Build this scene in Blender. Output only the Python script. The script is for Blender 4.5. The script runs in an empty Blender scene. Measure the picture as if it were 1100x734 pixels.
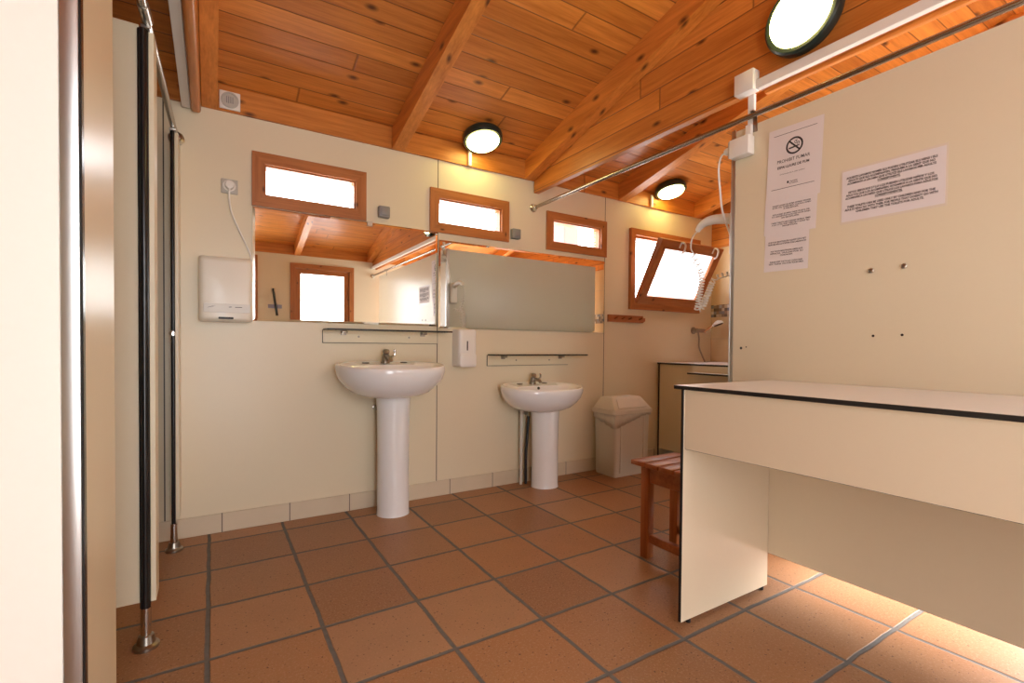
import bpy, bmesh, math, random
from mathutils import Vector, Matrix
random.seed(7)
SC = bpy.context.scene
COL = SC.collection
PI = math.pi

# ------------------------------------------------------------------ materials
class NT:
    def __init__(self, name):
        self.m = bpy.data.materials.new(name); self.m.use_nodes = True
        self.t = self.m.node_tree; self.t.nodes.clear()
        self.out = self.n('ShaderNodeOutputMaterial')
    def n(self, typ, **kw):
        nd = self.t.nodes.new(typ)
        for k, v in kw.items(): setattr(nd, k, v)
        return nd
    def set(self, sock, v):
        if hasattr(v, 'is_output') or isinstance(v, bpy.types.NodeSocket): self.t.links.new(v, sock)
        else: sock.default_value = v
    def math(self, op, a, b=0.0, c=None, clamp=False):
        nd = self.n('ShaderNodeMath', operation=op, use_clamp=clamp)
        self.set(nd.inputs[0], a); self.set(nd.inputs[1], b)
        if c is not None: self.set(nd.inputs[2], c)
        return nd.outputs[0]
    def mix(self, f, a, b, blend='MIX'):
        nd = self.n('ShaderNodeMix', data_type='RGBA', blend_type=blend)
        self.set(nd.inputs[0], f); self.set(nd.inputs[6], a); self.set(nd.inputs[7], b)
        return nd.outputs[2]
    def coord(self):
        return self.n('ShaderNodeTexCoord').outputs['Object']
    def mapping(self, v, scale=(1, 1, 1), loc=(0, 0, 0)):
        nd = self.n('ShaderNodeMapping'); self.set(nd.inputs[0], v)
        nd.inputs['Scale'].default_value = scale; nd.inputs['Location'].default_value = loc
        return nd.outputs[0]
    def noise(self, v, scale=5, detail=4, rough=.55):
        nd = self.n('ShaderNodeTexNoise'); self.set(nd.inputs['Vector'], v)
        nd.inputs['Scale'].default_value = scale; nd.inputs['Detail'].default_value = detail
        nd.inputs['Roughness'].default_value = rough
        return nd.outputs['Fac']
    def ramp(self, f, stops):
        nd = self.n('ShaderNodeValToRGB'); self.set(nd.inputs[0], f)
        el = nd.color_ramp.elements
        while len(el) < len(stops): el.new(.5)
        for e, (p, c) in zip(el, stops): e.position = p; e.color = c
        return nd.outputs[0]
    def bump(self, h, dist=.01, strength=.5):
        nd = self.n('ShaderNodeBump'); self.set(nd.inputs['Height'], h)
        nd.inputs['Distance'].default_value = dist; nd.inputs['Strength'].default_value = strength
        return nd.outputs[0]
    def sep(self, v):
        nd = self.n('ShaderNodeSeparateXYZ'); self.set(nd.inputs[0], v); return nd.outputs
    def comb(self, x, y, z):
        nd = self.n('ShaderNodeCombineXYZ')
        for i, q in enumerate((x, y, z)): self.set(nd.inputs[i], q)
        return nd.outputs[0]
    def white(self, v):
        nd = self.n('ShaderNodeTexWhiteNoise'); self.set(nd.inputs[0], v); return nd.outputs['Value']
    def bsdf(self, col, rough=.5, metal=0., spec=.5, normal=None, coat=0.):
        b = self.n('ShaderNodeBsdfPrincipled')
        self.set(b.inputs['Base Color'], col); self.set(b.inputs['Roughness'], rough)
        b.inputs['Metallic'].default_value = metal; b.inputs['Specular IOR Level'].default_value = spec
        b.inputs['Coat Weight'].default_value = coat; b.inputs['Coat Roughness'].default_value = .15
        if normal is not None: self.set(b.inputs['Normal'], normal)
        self.t.links.new(b.outputs[0], self.out.inputs[0]); return b

def rgb(r, g, b): return (r, g, b, 1)

def simple(name, col, rough=.5, metal=0., spec=.5, var=.06, nscale=9, bump=0., coat=0.):
    k = NT(name); co = k.coord()
    f = k.noise(co, nscale, 3)
    c2 = tuple(x * (1 - var * 2) for x in col[:3]) + (1,)
    c = k.mix(f, c2, col)
    nrm = k.bump(k.noise(co, nscale * 30, 2), .002, bump) if bump else None
    k.bsdf(c, rough, metal, spec, nrm, coat); return k.m

def wood(name, grain='X', across='Y', plank=None, light=rgb(.70, .258, .050), dark=rgb(.46, .135, .020), rough=.38, off=0.0, vary=.5, board=3.6, knot=1.0):
    k = NT(name); co = k.coord(); s = k.sep(co)
    ax = {'X': s[0], 'Y': s[1], 'Z': s[2]}
    third = [a for a in 'XYZ' if a not in (grain, across)][0]
    u, v, w = ax[grain], ax[across], ax[third]
    if plank:
        pv = k.math('DIVIDE', k.math('ADD', v, off), plank)
        idn = k.math('FLOOR', pv); fr = k.math('FRACT', pv)
        rnd = k.white(k.comb(idn, 3.3, 1.7))
        ub = k.math('ADD', k.math('DIVIDE', u, board), k.math('MULTIPLY', rnd, 7.0))
        bid = k.math('FLOOR', ub); bfr = k.math('FRACT', ub)
        rnd2 = k.white(k.comb(idn, bid, 9.1))
    else:
        rnd2 = 0.5; idn = 0.0
    uu = k.math('ADD', u, k.math('MULTIPLY', rnd2, 31.0))
    base = k.comb(k.math('MULTIPLY', uu, 1.2), k.math('MULTIPLY', v, 14.0), k.math('MULTIPLY', w, 14.0))
    g1 = k.noise(base, 2.2, 6, .62)
    g2 = k.noise(k.comb(k.math('MULTIPLY', uu, 2.0), k.math('MULTIPLY', v, 60.0), k.math('MULTIPLY', w, 60.0)), 2.0, 3, .6)
    f = k.math('ADD', k.math('MULTIPLY', g1, .75), k.math('MULTIPLY', g2, .35))
    c = k.ramp(f, [(.32, dark), (.62, light), (.82, tuple(min(1, x * 1.22) for x in light[:3]) + (1,))])
    if plank:
        tint = k.ramp(rnd2, [(0, rgb(1 - vary * .50, 1 - vary * .58, 1 - vary * .66)), (.5, rgb(.90, .87, .82)), (1, rgb(1.08, 1.12, 1.15))])
        c = k.mix(1.0, c, tint, 'MULTIPLY')
    # knots
    vn = k.n('ShaderNodeTexVoronoi', voronoi_dimensions='2D')
    k.set(vn.inputs['Vector'], k.comb(k.math('MULTIPLY', uu, 3.4 * knot), k.math('MULTIPLY', k.math('ADD', v, k.math('MULTIPLY', w, .8)), 8.0 * knot), 0.0))
    vn.inputs['Scale'].default_value = 1.0
    kd = k.math('SUBTRACT', 1.0, k.math('DIVIDE', k.math('SUBTRACT', vn.outputs['Distance'], .03), .10), clamp=True)
    sel = k.math('GREATER_THAN', k.sep(vn.outputs['Color'])[0], .66)
    c = k.mix(k.math('MULTIPLY', k.math('MULTIPLY', kd, sel), .9), c, rgb(.07, .018, .006))
    h = k.math('MULTIPLY', g2, .15)
    if plank:
        e = k.math('MINIMUM', fr, k.math('SUBTRACT', 1.0, fr))
        groove = k.math('SUBTRACT', 1.0, k.math('DIVIDE', e, .036), clamp=True)
        eb = k.math('MINIMUM', bfr, k.math('SUBTRACT', 1.0, bfr))
        gb = k.math('SUBTRACT', 1.0, k.math('DIVIDE', eb, .0022), clamp=True)
        gr = k.math('MAXIMUM', groove, k.math('MULTIPLY', gb, .8))
        c = k.mix(k.math('MULTIPLY', gr, .85), c, rgb(.085, .024, .006))
        h = k.math('SUBTRACT', h, gr)
    k.bsdf(c, rough, 0, .4, k.bump(h, .004, .5)); return k.m

def laminate(name, col, rough=.30, seams=(), axis=0, zbreak=None):
    k = NT(name); co = k.coord()
    f = k.noise(co, 1.6, 3)
    c = k.mix(f, tuple(x * .955 for x in col[:3]) + (1,), col)
    f2 = k.noise(co, 60, 2)
    c = k.mix(k.math('MULTIPLY', f2, .05), c, rgb(.5, .42, .3))
    if seams:
        s = k.sep(co)[axis]; m = None
        for x in seams:
            d = k.math('LESS_THAN', k.math('ABSOLUTE', k.math('SUBTRACT', s, x)), .0028)
            m = d if m is None else k.math('MAXIMUM', m, d)
        c = k.mix(m, c, rgb(.06, .045, .03))
    k.bsdf(c, rough, 0, .45, k.bump(f2, .001, .05)); return k.m

CREAM = rgb(.79, .695, .51)
M = {}
M['cream'] = laminate('cream_laminate', CREAM)
M['grey_laminate'] = laminate('grey_green_laminate', rgb(.60, .60, .52))
M['cream_wall'] = laminate('cream_wall_panels', CREAM, .32, seams=(-.20, 1.238, 2.675), axis=0)
M['cream_desk'] = laminate('cream_desk_laminate', rgb(.84, .715, .53), .30)
M['desk_top'] = laminate('pale_top_laminate', rgb(.88, .88, .91), .26)
M['white_panel'] = laminate('white_panel_laminate', rgb(.84, .80, .73), .30)
M['black_edge'] = simple('black_core_edge', rgb(.012, .011, .011), .45)
M['black_gloss'] = simple('black_gloss', rgb(.012, .012, .013), .2)
M['steel'] = simple('brushed_steel', rgb(.62, .60, .57), .28, 1.0, nscale=30)
M['rod_steel'] = simple('dull_rod_steel', rgb(.40, .36, .31), .27, 1.0, nscale=30)
M['strip_steel'] = simple('satin_steel_strip', rgb(.54, .54, .53), .30, 1.0, nscale=6)
M['chrome'] = simple('chrome', rgb(.72, .70, .68), .12, 1.0)
M['old_chrome'] = simple('dull_chrome', rgb(.40, .36, .31), .3, 1.0)
M['ceramic'] = simple('white_ceramic', rgb(.88, .88, .89), .12, 0, .5, .02, coat=.4)
M['plastic'] = simple('white_plastic', rgb(.80, .76, .70), .35, var=.03)
M['white_plastic'] = simple('bright_white_plastic', rgb(.84, .82, .78), .3, var=.03)
M['dryer'] = simple('ivory_enamel', rgb(.90, .86, .76), .34, var=.02, coat=.25)
M['grey_plastic'] = simple('grey_plastic', rgb(.28, .27, .26), .4)
M['socket_grey'] = simple('socket_grey', rgb(.52, .49, .43), .4)
M['dark'] = simple('dark_void', rgb(.02, .018, .016), .6)
M['bin'] = simple('bin_plastic', rgb(.68, .64, .565), .42, var=.04)
M['lid'] = simple('bin_lid_plastic', rgb(.76, .71, .62), .4, var=.03)
M['bag'] = simple('bag_film', rgb(.74, .70, .63), .25, var=.1, nscale=25, bump=.6)
M['paper'] = simple('paper', rgb(.80, .74, .74), .6, var=.02)
M['ink'] = simple('black_ink', rgb(.03, .025, .03), .6)
M['film'] = simple('laminating_film', rgb(.80, .70, .58), .2, var=.02)
M['tin'] = simple('tin_label', rgb(.80, .77, .70), .35)
M['rubber'] = simple('dark_rubber', rgb(.02, .02, .022), .5)
M['blue_label'] = simple('blue_label', rgb(.35, .38, .55), .5)
M['terracotta_wall'] = simple('terracotta_render', rgb(.15, .088, .075), .8, nscale=4)
M['gravel'] = simple('pale_gravel', rgb(.55, .50, .43), .9, nscale=14, var=.2, bump=.6)
M['lamp_green'] = simple('dark_green_enamel', rgb(.018, .032, .028), .3)
M['wood_x'] = wood('varnished_pine_x', 'X', 'Z')
M['wood_y'] = wood('varnished_pine_y', 'Y', 'X')
M['wood_z'] = wood('varnished_pine_z', 'Z', 'X')
M['ceil'] = wood('pine_ceiling_boards', 'X', 'Y', plank=.107, off=.03)
M['gable'] = wood('pine_gable_boards', 'Y', 'Z', plank=.112, off=.038, board=3.1, vary=.35)
M['fascia'] = wood('pine_fascia', 'X', 'Z', plank=.2, off=.09, vary=.3)
M['win_x'] = wood('window_pine_x', 'X', 'Z', light=rgb(.46, .165, .048), dark=rgb(.30, .092, .024), knot=1.7)
M['win_z'] = wood('window_pine_z', 'Z', 'X', light=rgb(.46, .165, .048), dark=rgb(.30, .092, .024), knot=1.7)
M['bench_x'] = wood('bench_wood_x', 'X', 'Y', light=rgb(.40, .13, .04), dark=rgb(.24, .065, .018))
M['bench_z'] = wood('bench_wood_z', 'Z', 'X', light=rgb(.44, .145, .038), dark=rgb(.27, .07, .015))

def m_floor():
    k = NT('terracotta_tiles'); s = k.sep(k.coord())
    T = .34; J = .0155
    wob = k.math('MULTIPLY', k.math('SUBTRACT', k.noise(k.coord(), 7, 3), .5), .012)
    def ax(v, o):
        q = k.math('DIVIDE', k.math('ADD', k.math('SUBTRACT', v, o), wob), T)
        i = k.math('FLOOR', q); f = k.math('FRACT', q)
        return i, k.math('MULTIPLY', k.math('MINIMUM', f, k.math('SUBTRACT', 1.0, f)), T)
    iu, eu = ax(s[0], .325); iv, ev = ax(s[1], 1.046)
    e = k.math('MINIMUM', eu, ev)
    joint = k.math('SUBTRACT', 1.0, k.math('DIVIDE', k.math('SUBTRACT', e, J * .5 - .0025), .004), clamp=True)
    rnd = k.white(k.comb(iu, iv, 4.2))
    col = k.ramp(rnd, [(0, rgb(.305, .150, .066)), (.35, rgb(.375, .190, .085)), (.7, rgb(.43, .205, .082)), (1, rgb(.45, .255, .135))])
    cloud = k.noise(k.coord(), 6, 4)
    col = k.mix(k.math('MULTIPLY', cloud, .35), col, rgb(.22, .10, .06))
    gr = k.noise(k.coord(), 125, 3, .75)
    col = k.mix(k.math('MULTIPLY', k.math('GREATER_THAN', gr, .57), .5), col, rgb(.50, .28, .17))
    spk = k.noise(k.coord(), 95, 1, .5)
    col = k.mix(k.math('MULTIPLY', k.math('GREATER_THAN', spk, .70), .75), col, rgb(.07, .035, .025))
    jc = k.mix(k.noise(k.coord(), 40, 3), rgb(.115, .108, .102), rgb(.20, .192, .184))
    c = k.mix(joint, col, jc)
    rough = k.math('ADD', .42, k.math('MULTIPLY', joint, .4))
    h = k.math('SUBTRACT', k.math('MULTIPLY', gr, .12), joint)
    k.bsdf(c, rough, 0, .35, k.bump(h, .004, .6)); return k.m
M['floor'] = m_floor()

def m_base():
    k = NT('skirting_tiles'); s = k.sep(k.coord())
    q = k.math('DIVIDE', k.math('ADD', s[0], .28), .322); f = k.math('FRACT', q)
    e = k.math('MULTIPLY', k.math('MINIMUM', f, k.math('SUBTRACT', 1.0, f)), .322)
    j = k.math('LESS_THAN', e, .0025)
    c = k.mix(k.noise(k.coord(), 9, 4), rgb(.62, .515, .375), rgb(.70, .59, .44))
    k.bsdf(k.mix(j, c, rgb(.16, .13, .10)), .4, 0, .4); return k.m
M['base'] = m_base()

def m_walltile():
    k = NT('ochre_wall_tiles'); s = k.sep(k.coord())
    def ed(v, T, o):
        f = k.math('FRACT', k.math('DIVIDE', k.math('ADD', v, o), T))
        return k.math('MULTIPLY', k.math('MINIMUM', f, k.math('SUBTRACT', 1.0, f)), T)
    e = k.math('MINIMUM', ed(s[1], .3, .0), ed(s[2], .3, .14))
    c = k.mix(k.noise(k.coord(), 5, 4), rgb(.60, .42, .23), rgb(.70, .52, .31))
    k.bsdf(k.mix(k.math('LESS_THAN', e, .002), c, rgb(.5, .40, .28)), .25, 0, .5); return k.m
M['wall_tile'] = m_walltile()

def m_mosaic():
    k = NT('mosaic_tiles'); s = k.sep(k.coord())
    y = k.math('DIVIDE', s[1], .028); z = k.math('DIVIDE', s[2], .028)
    r = k.white(k.comb(k.math('FLOOR', y), k.math('FLOOR', z), 2.0))
    c = k.ramp(r, [(0, rgb(.10, .07, .05)), (.35, rgb(.30, .20, .13)), (.6, rgb(.16, .19, .24)), (.8, rgb(.6, .55, .48)), (1, rgb(.45, .33, .2))])
    k.bsdf(c, .2, 0, .5); return k.m
M['mosaic'] = m_mosaic()

def m_mirror():
    k = NT('mirror_silver')
    b = k.bsdf(rgb(.86, .875, .845), 0.0, 1.0); return k.m
M['mirror'] = m_mirror()

def m_glass(name, tint=rgb(1, 1, 1)):
    k = NT(name)
    tr = k.n('ShaderNodeBsdfTransparent'); tr.inputs[0].default_value = tint
    gl = k.n('ShaderNodeBsdfGlossy'); gl.inputs['Roughness'].default_value = .02
    lw = k.n('ShaderNodeLayerWeight'); lw.inputs[0].default_value = .5
    fr_ = k.math('ADD', .035, k.math('MULTIPLY', k.math('POWER', lw.outputs['Facing'], 5.0), .9))
    mx = k.n('ShaderNodeMixShader')
    k.t.links.new(fr_, mx.inputs[0]); k.t.links.new(tr.outputs[0], mx.inputs[1]); k.t.links.new(gl.outputs[0], mx.inputs[2])
    k.t.links.new(mx.outputs[0], k.out.inputs[0]); return k.m
M['glass'] = m_glass('window_glass')
M['shelf_glass'] = m_glass('shelf_glass', rgb(.82, .9, .86))

def m_frosted():
    k = NT('frosted_glass')
    tl = k.n('ShaderNodeBsdfTranslucent'); tl.inputs[0].default_value = rgb(.93, .90, .92)
    df = k.n('ShaderNodeBsdfPrincipled'); df.inputs['Base Color'].default_value = rgb(.8, .78, .79); df.inputs['Roughness'].default_value = .25
    mx = k.n('ShaderNodeMixShader'); mx.inputs[0].default_value = .22
    k.t.links.new(tl.outputs[0], mx.inputs[1]); k.t.links.new(df.outputs[0], mx.inputs[2]); k.t.links.new(mx.outputs[0], k.out.inputs[0])
    return k.m
M['frosted'] = m_frosted()

def m_emit(name, col, strength):
    k = NT(name)
    e = k.n('ShaderNodeEmission'); e.inputs[0].default_value = col; e.inputs[1].default_value = strength
    b = k.bsdf(rgb(.8, .8, .75), .3); a = k.n('ShaderNodeAddShader')
    k.t.links.new(b.outputs[0], a.inputs[0]); k.t.links.new(e.outputs[0], a.inputs[1]); k.t.links.new(a.outputs[0], k.out.inputs[0])
    return k.m
M['lamp'] = m_emit('lamp_diffuser', rgb(1, .86, .30), 15.0)

# ------------------------------------------------------------------ mesh helpers
def box(bm, x0, x1, y0, y1, z0, z1, bev=0., seg=2, mi=0, rot=None):
    vs = [bm.verts.new((x, y, z)) for x in (x0, x1) for y in (y0, y1) for z in (z0, z1)]
    idx = [(0, 1, 3, 2), (4, 6, 7, 5), (0, 4, 5, 1), (2, 3, 7, 6), (0, 2, 6, 4), (1, 5, 7, 3)]
    fs = [bm.faces.new([vs[i] for i in f]) for f in idx]
    for f in fs: f.material_index = mi
    geo = vs
    if bev:
        es = list({e for f in fs for e in f.edges})
        r = bmesh.ops.bevel(bm, geom=es, offset=bev, segments=seg, profile=.5, affect='EDGES')
        geo = list({v for f in r['faces'] for v in f.verts} | {v for v in vs if v.is_valid})
        for f in r['faces']: f.material_index = mi
    if rot is not None: bmesh.ops.transform(bm, matrix=rot, verts=geo)
    return geo

def frame_basis(d):
    d = d.normalized(); a = Vector((0, 0, 1)) if abs(d.z) < .9 else Vector((1, 0, 0))
    u = d.cross(a).normalized(); return u, d.cross(u).normalized()

def ringed(bm, rings, mi=0, cap0=True, cap1=True, closed=True):
    R = [[bm.verts.new(p) for p in r] for r in rings]; n = len(R[0])
    for a, b in zip(R, R[1:]):
        for i in range(n if closed else n - 1):
            j = (i + 1) % n
            f = bm.faces.new((a[i], a[j], b[j], b[i])); f.material_index = mi; f.smooth = True
    if cap0: bm.faces.new(list(reversed(R[0]))).material_index = mi
    if cap1: bm.faces.new(R[-1]).material_index = mi
    return [v for r in R for v in r]

def cyl(bm, p0, p1, r0, r1=None, n=20, mi=0):
    p0, p1 = Vector(p0), Vector(p1); r1 = r0 if r1 is None else r1
    u, v = frame_basis(p1 - p0)
    ring = lambda c, r: [c + (u * math.cos(2 * PI * i / n) + v * math.sin(2 * PI * i / n)) * r for i in range(n)]
    return ringed(bm, [ring(p0, r0), ring(p1, r1)], mi)

def lathe(bm, c, axis, prof, n=32, mi=0, sx=1., caps=(True, True)):
    """prof: list of (distance along axis, radius)"""
    c = Vector(c); a = Vector(axis).normalized(); u, v = frame_basis(a)
    rings = [[c + a * h + (u * math.cos(2 * PI * i / n) * sx + v * math.sin(2 * PI * i / n)) * max(r, 1e-4) for i in range(n)] for h, r in prof]
    return ringed(bm, rings, mi, *caps)

def spline(pts, k=8):
    pts = [Vector(p) for p in pts]; P = [pts[0]] + pts + [pts[-1]]; out = []
    for i in range(1, len(P) - 2):
        a, b, c, d = P[i - 1:i + 3]
        for j in range(k):
            t = j / k
            out.append(.5 * ((2 * b) + (c - a) * t + (2 * a - 5 * b + 4 * c - d) * t * t + (3 * b - a - 3 * c + d) * t ** 3))
    return out + [pts[-1]]

def tube(bm, pts, r, n=10, mi=0):
    pts = [Vector(p) for p in pts]; rings = []; u = None
    for i, p in enumerate(pts):
        d = (pts[min(i + 1, len(pts) - 1)] - pts[max(i - 1, 0)]).normalized()
        if u is None: u, v = frame_basis(d)
        else:
            u = (u - d * u.dot(d)).normalized(); v = d.cross(u)
        rings.append([p + (u * math.cos(2 * PI * j / n) + v * math.sin(2 * PI * j / n)) * r for j in range(n)])
    return ringed(bm, rings, mi)

def prism(bm, poly, vec, mi=0):
    vec = Vector(vec); a = [bm.verts.new(p) for p in poly]; b = [bm.verts.new(Vector(p) + vec) for p in poly]; n = len(a)
    fs = [bm.faces.new(list(reversed(a))), bm.faces.new(b)]
    for i in range(n): fs.append(bm.faces.new((a[i], a[(i + 1) % n], b[(i + 1) % n], b[i])))
    for f in fs: f.material_index = mi
    return a + b

def picture_frame(bm, x0, x1, z0, z1, w, y0, y1, bev=0):
    """mitred frame: horizontals material 0, uprights material 1"""
    o = [(x0, z0), (x1, z0), (x1, z1), (x0, z1)]; i = [(x0 + w, z0 + w), (x1 - w, z0 + w), (x1 - w, z1 - w), (x0 + w, z1 - w)]
    for k in range(4):
        j = (k + 1) % 4
        prism(bm, [(p[0], y0, p[1]) for p in (o[k], o[j], i[j], i[k])], (0, y1 - y0, 0), mi=k % 2)

def holed_wall(bm, axis, t0, t1, a0, a1, z0, z1, holes):
    """wall slab; axis 'Y': normal along Y between t0,t1, extent a = X.  axis 'X': extent a = Y"""
    A = sorted({a0, a1, *[h[0] for h in holes], *[h[1] for h in holes]}); Z = sorted({z0, z1, *[h[2] for h in holes], *[h[3] for h in holes]})
    A = [a for a in A if a0 <= a <= a1]; Z = [z for z in Z if z0 <= z <= z1]
    def solid(i, j):
        if not (0 <= i < len(A) - 1 and 0 <= j < len(Z) - 1): return False
        ca, cz = (A[i] + A[i + 1]) / 2, (Z[j] + Z[j + 1]) / 2
        return not any(h[0] < ca < h[1] and h[2] < cz < h[3] for h in holes)
    P = (lambda a, t, z: (a, t, z)) if axis == 'Y' else (lambda a, t, z: (t, a, z))
    vc = {}
    def V(a, t, z):
        k = (round(a, 5), round(t, 5), round(z, 5))
        if k not in vc: vc[k] = bm.verts.new(P(a, t, z))
        return vc[k]
    for i in range(len(A) - 1):
        for j in range(len(Z) - 1):
            if not solid(i, j): continue
            b0, b1, c0, c1 = A[i], A[i + 1], Z[j], Z[j + 1]
            for t in (t0, t1): bm.faces.new([V(b0, t, c0), V(b1, t, c0), V(b1, t, c1), V(b0, t, c1)])
            for (di, dj, q) in ((-1, 0, ((b0, c0), (b0, c1))), (1, 0, ((b1, c0), (b1, c1))), (0, -1, ((b0, c0), (b1, c0))), (0, 1, ((b0, c1), (b1, c1)))):
                if not solid(i + di, j + dj):
                    (p, q2) = q
                    bm.faces.new([V(p[0], t0, p[1]), V(q2[0], t0, q2[1]), V(q2[0], t1, q2[1]), V(p[0], t1, p[1])])

def obj(name, bm, mats, parent=None, smooth=35, label=None):
    bmesh.ops.recalc_face_normals(bm, faces=bm.faces)
    me = bpy.data.meshes.new(name); bm.to_mesh(me); bm.free()
    for m in (mats if isinstance(mats, (list, tuple)) else [mats]): me.materials.append(M[m] if isinstance(m, str) else m)
    if smooth:
        for p in me.polygons: p.use_smooth = True
        me.set_sharp_from_angle(angle=math.radians(smooth))
    o = bpy.data.objects.new(name, me); COL.objects.link(o)
    if parent is not None: attach(o, parent)
    if label: o['label'] = label
    return o

def attach(o, parent):
    """children are modelled in world coordinates; keep them there"""
    o.parent = parent
    root = parent; T = Matrix.Translation(parent_world(parent)); o.matrix_parent_inverse = T.inverted()

def parent_world(p):
    v = Vector((0, 0, 0))
    return Vector(p.location) if p.parent is None else Vector((0, 0, 0)) + Vector(p.location)

def tag(o, label, cat, group=None):
    o['label'] = label; o['category'] = cat
    if group: o['group'] = group
    return o
def thing(name, label, cat, loc=(0, 0, 0), group=None):
    o = bpy.data.objects.new(name, None); COL.objects.link(o); o.location = loc; o.empty_display_size = .05
    return tag(o, label, cat, group)
def struct(name, bm, mats, smooth=0, parent=None):
    o = obj(name, bm, mats, parent, smooth)
    if parent is None: o['kind'] = 'structure'
    return o
def sempty(name, loc):
    o = bpy.data.objects.new(name, None); COL.objects.link(o); o.location = loc; o['kind'] = 'structure'; o.empty_display_size = .05
    return o
def B(): return bmesh.new()
def bx(*a, **k):
    bm = B(); box(bm, *a, **k); return bm

# ------------------------------------------------------------------ room shell
YW, YF, XL, XR = 2.885, -1.21, -1.45, 4.03
RY, RZ, SL = .84, 2.81, .255                      # ridge and slope of the roof
def roof(y): return RZ - SL * abs(y - RY)
WT = .07
W1 = (.180, .778, 1.706, 1.990); W2 = (1.181, 1.768, 1.700, 1.980); W3 = (2.094, 2.682, 1.688, 1.970); W4 = (2.940, 3.822, 1.290, 1.958)
FW = (.885, 1.712, 1.00, 2.06)                    # window of the front wall
DF = (-.20, .44, 0., 2.06)                        # unseen doorway added in the front wall to bring in daylight
DR = (-1.0, .66, 0., 2.05)                        # unseen doorway added in the right wall to let the sun in
BEAM_Z = 2.16
ins = lambda w, q=.05: (w[0] + q, w[1] - q, w[2] + q, w[3] - q)

bm = bx(XL - .1, XR + .1, YF - .15, YW + .15, -.12, 0); struct('floor', bm, 'floor')
bm = B(); holed_wall(bm, 'Y', YW, YW + WT, XL, XR, 0, 2.29, [ins(w) for w in (W1, W2, W3, W4)]); struct('wall_back', bm, 'cream_wall')
bm = B(); holed_wall(bm, 'Y', YF - WT, YF, XL, XR, 0, 2.29, [ins(FW), DF]); struct('wall_front', bm, 'cream')
def end_wall(name, x0, x1, mat, z0=0., hole=None, zt=None):
    bm = B()
    if hole:
        holed_wall(bm, 'X', x0, x1, YF - WT, YW + WT, z0, zt, [hole])
    else:
        poly = [(x0, YF - WT, z0), (x0, YW + WT, z0), (x0, YW + WT, zt)] + [(x0, YF - WT, zt)]
        prism(bm, poly, (x1 - x0, 0, 0))
    return struct(name, bm, mat)
end_wall('wall_left', XL - .1, XL, 'cream', zt=2.285)
end_wall('wall_right', XR, XR + .1, 'wall_tile', hole=DR, zt=2.05)
def gable_poly(z0): return [(YF - WT, z0), (YW + WT, z0), (YW + WT, roof(YW + WT) + .01), (RY, RZ + .01), (YF - WT, roof(YF - WT) + .01)]
for nm, x, z0, th in (('wall_gable_left', XL - .1, 2.285, .1), ('wall_gable_right', XR - .012, 1.907, .1)):
    bm = B()
    prism(bm, [(x, y, z) for y, z in ([(YF + .001, z0), (YW - .001, z0), (YW - .001, roof(YW)), (RY, RZ), (YF + .001, roof(YF))])], (th, 0, 0))
    struct(nm, bm, 'gable')
# ceiling: two slopes
bm = B(); ov = .12
for ys, ye in ((YW + ov, RY), (YF - ov, RY)):
    prism(bm, [(XL - .2, ys, roof(ys)), (XL - .2, ye, RZ), (XL - .2, ye, RZ + .12), (XL - .2, ys, roof(ys) + .12)], (XR - XL + .4, 0, 0))
struct('ceiling', bm, 'ceil')
# wall plates between the rafters (one board over each wall)
struct('trim_1', bx(XL, XR, YW - .014, YW - .0005, BEAM_Z + .004, 2.31), 'fascia')
struct('trim_2', bx(XL, XR, YF + .0005, YF + .014, BEAM_Z + .004, 2.31), 'fascia')
# rafters
def rafter(name, x0, x1, dep=.132):
    bm = B()
    e = .0155
    for ys in (YW - e, YF + e):
        sgn = 1 if ys > RY else -1
        z1, z2 = roof(ys), RZ
        a = prism(bm, [(x0, ys, z1 - dep), (x0, RY, z2 - dep), (x0, RY, z2 + .003), (x0, ys, z1 + .003)], (x1 - x0, 0, 0))
    return struct(name, bm, 'wood_y')
n = 3
for x0, x1 in ((-1.03, -.955), (-.042, .026), (.932, 1.006), (1.895, 1.972), (2.80, 2.885), (3.74, 3.815)):
    rafter('trim_%d' % n, x0, x1); n += 1
# boarded trusses: level tie with boards up to the roof
def truss(name, x0, x1, zb, tie=None):
    bm = B()
    prism(bm, [(x0, YF + .016, zb), (x0, YW - .016, zb), (x0, YW - .016, roof(YW - .016)), (x0, RY, RZ), (x0, YF + .016, roof(YF + .016))], (x1 - x0, 0, 0), 0)
    o = struct(name, bm, 'gable'); return o
truss('wall_gable_middle', 1.974, 2.012, 2.075)
struct('trim_%d' % n, bx(2.0125, 2.034, YF + .02, 1.20, 2.06, 2.10, .004), 'wood_y'); n += 1
truss('wall_gable_near', -.078, -.045, 2.15)
bm = B()
box(bm, -.086, -.045, YF + .02, YW - .02, 2.118, 2.1495, .012, 3)
struct('trim_%d' % n, bm, 'wood_y', smooth=40); n += 1
# skirting
struct('baseboard_back', bx(XL, 3.28, YW - .010, YW - .0003, 0.0, .098, .002, 1), 'base')
struct('baseboard_front', bx(DF[1] + .061, XR, YF + .0003, YF + .010, 0.0, .098, .002, 1), 'base')
# mosaic band on the tiled wall
struct('trim_%d' % n, bx(XR - .004, XR - .0003, .6, YW - .001, 1.262, 1.376), 'mosaic'); n += 1

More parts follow.
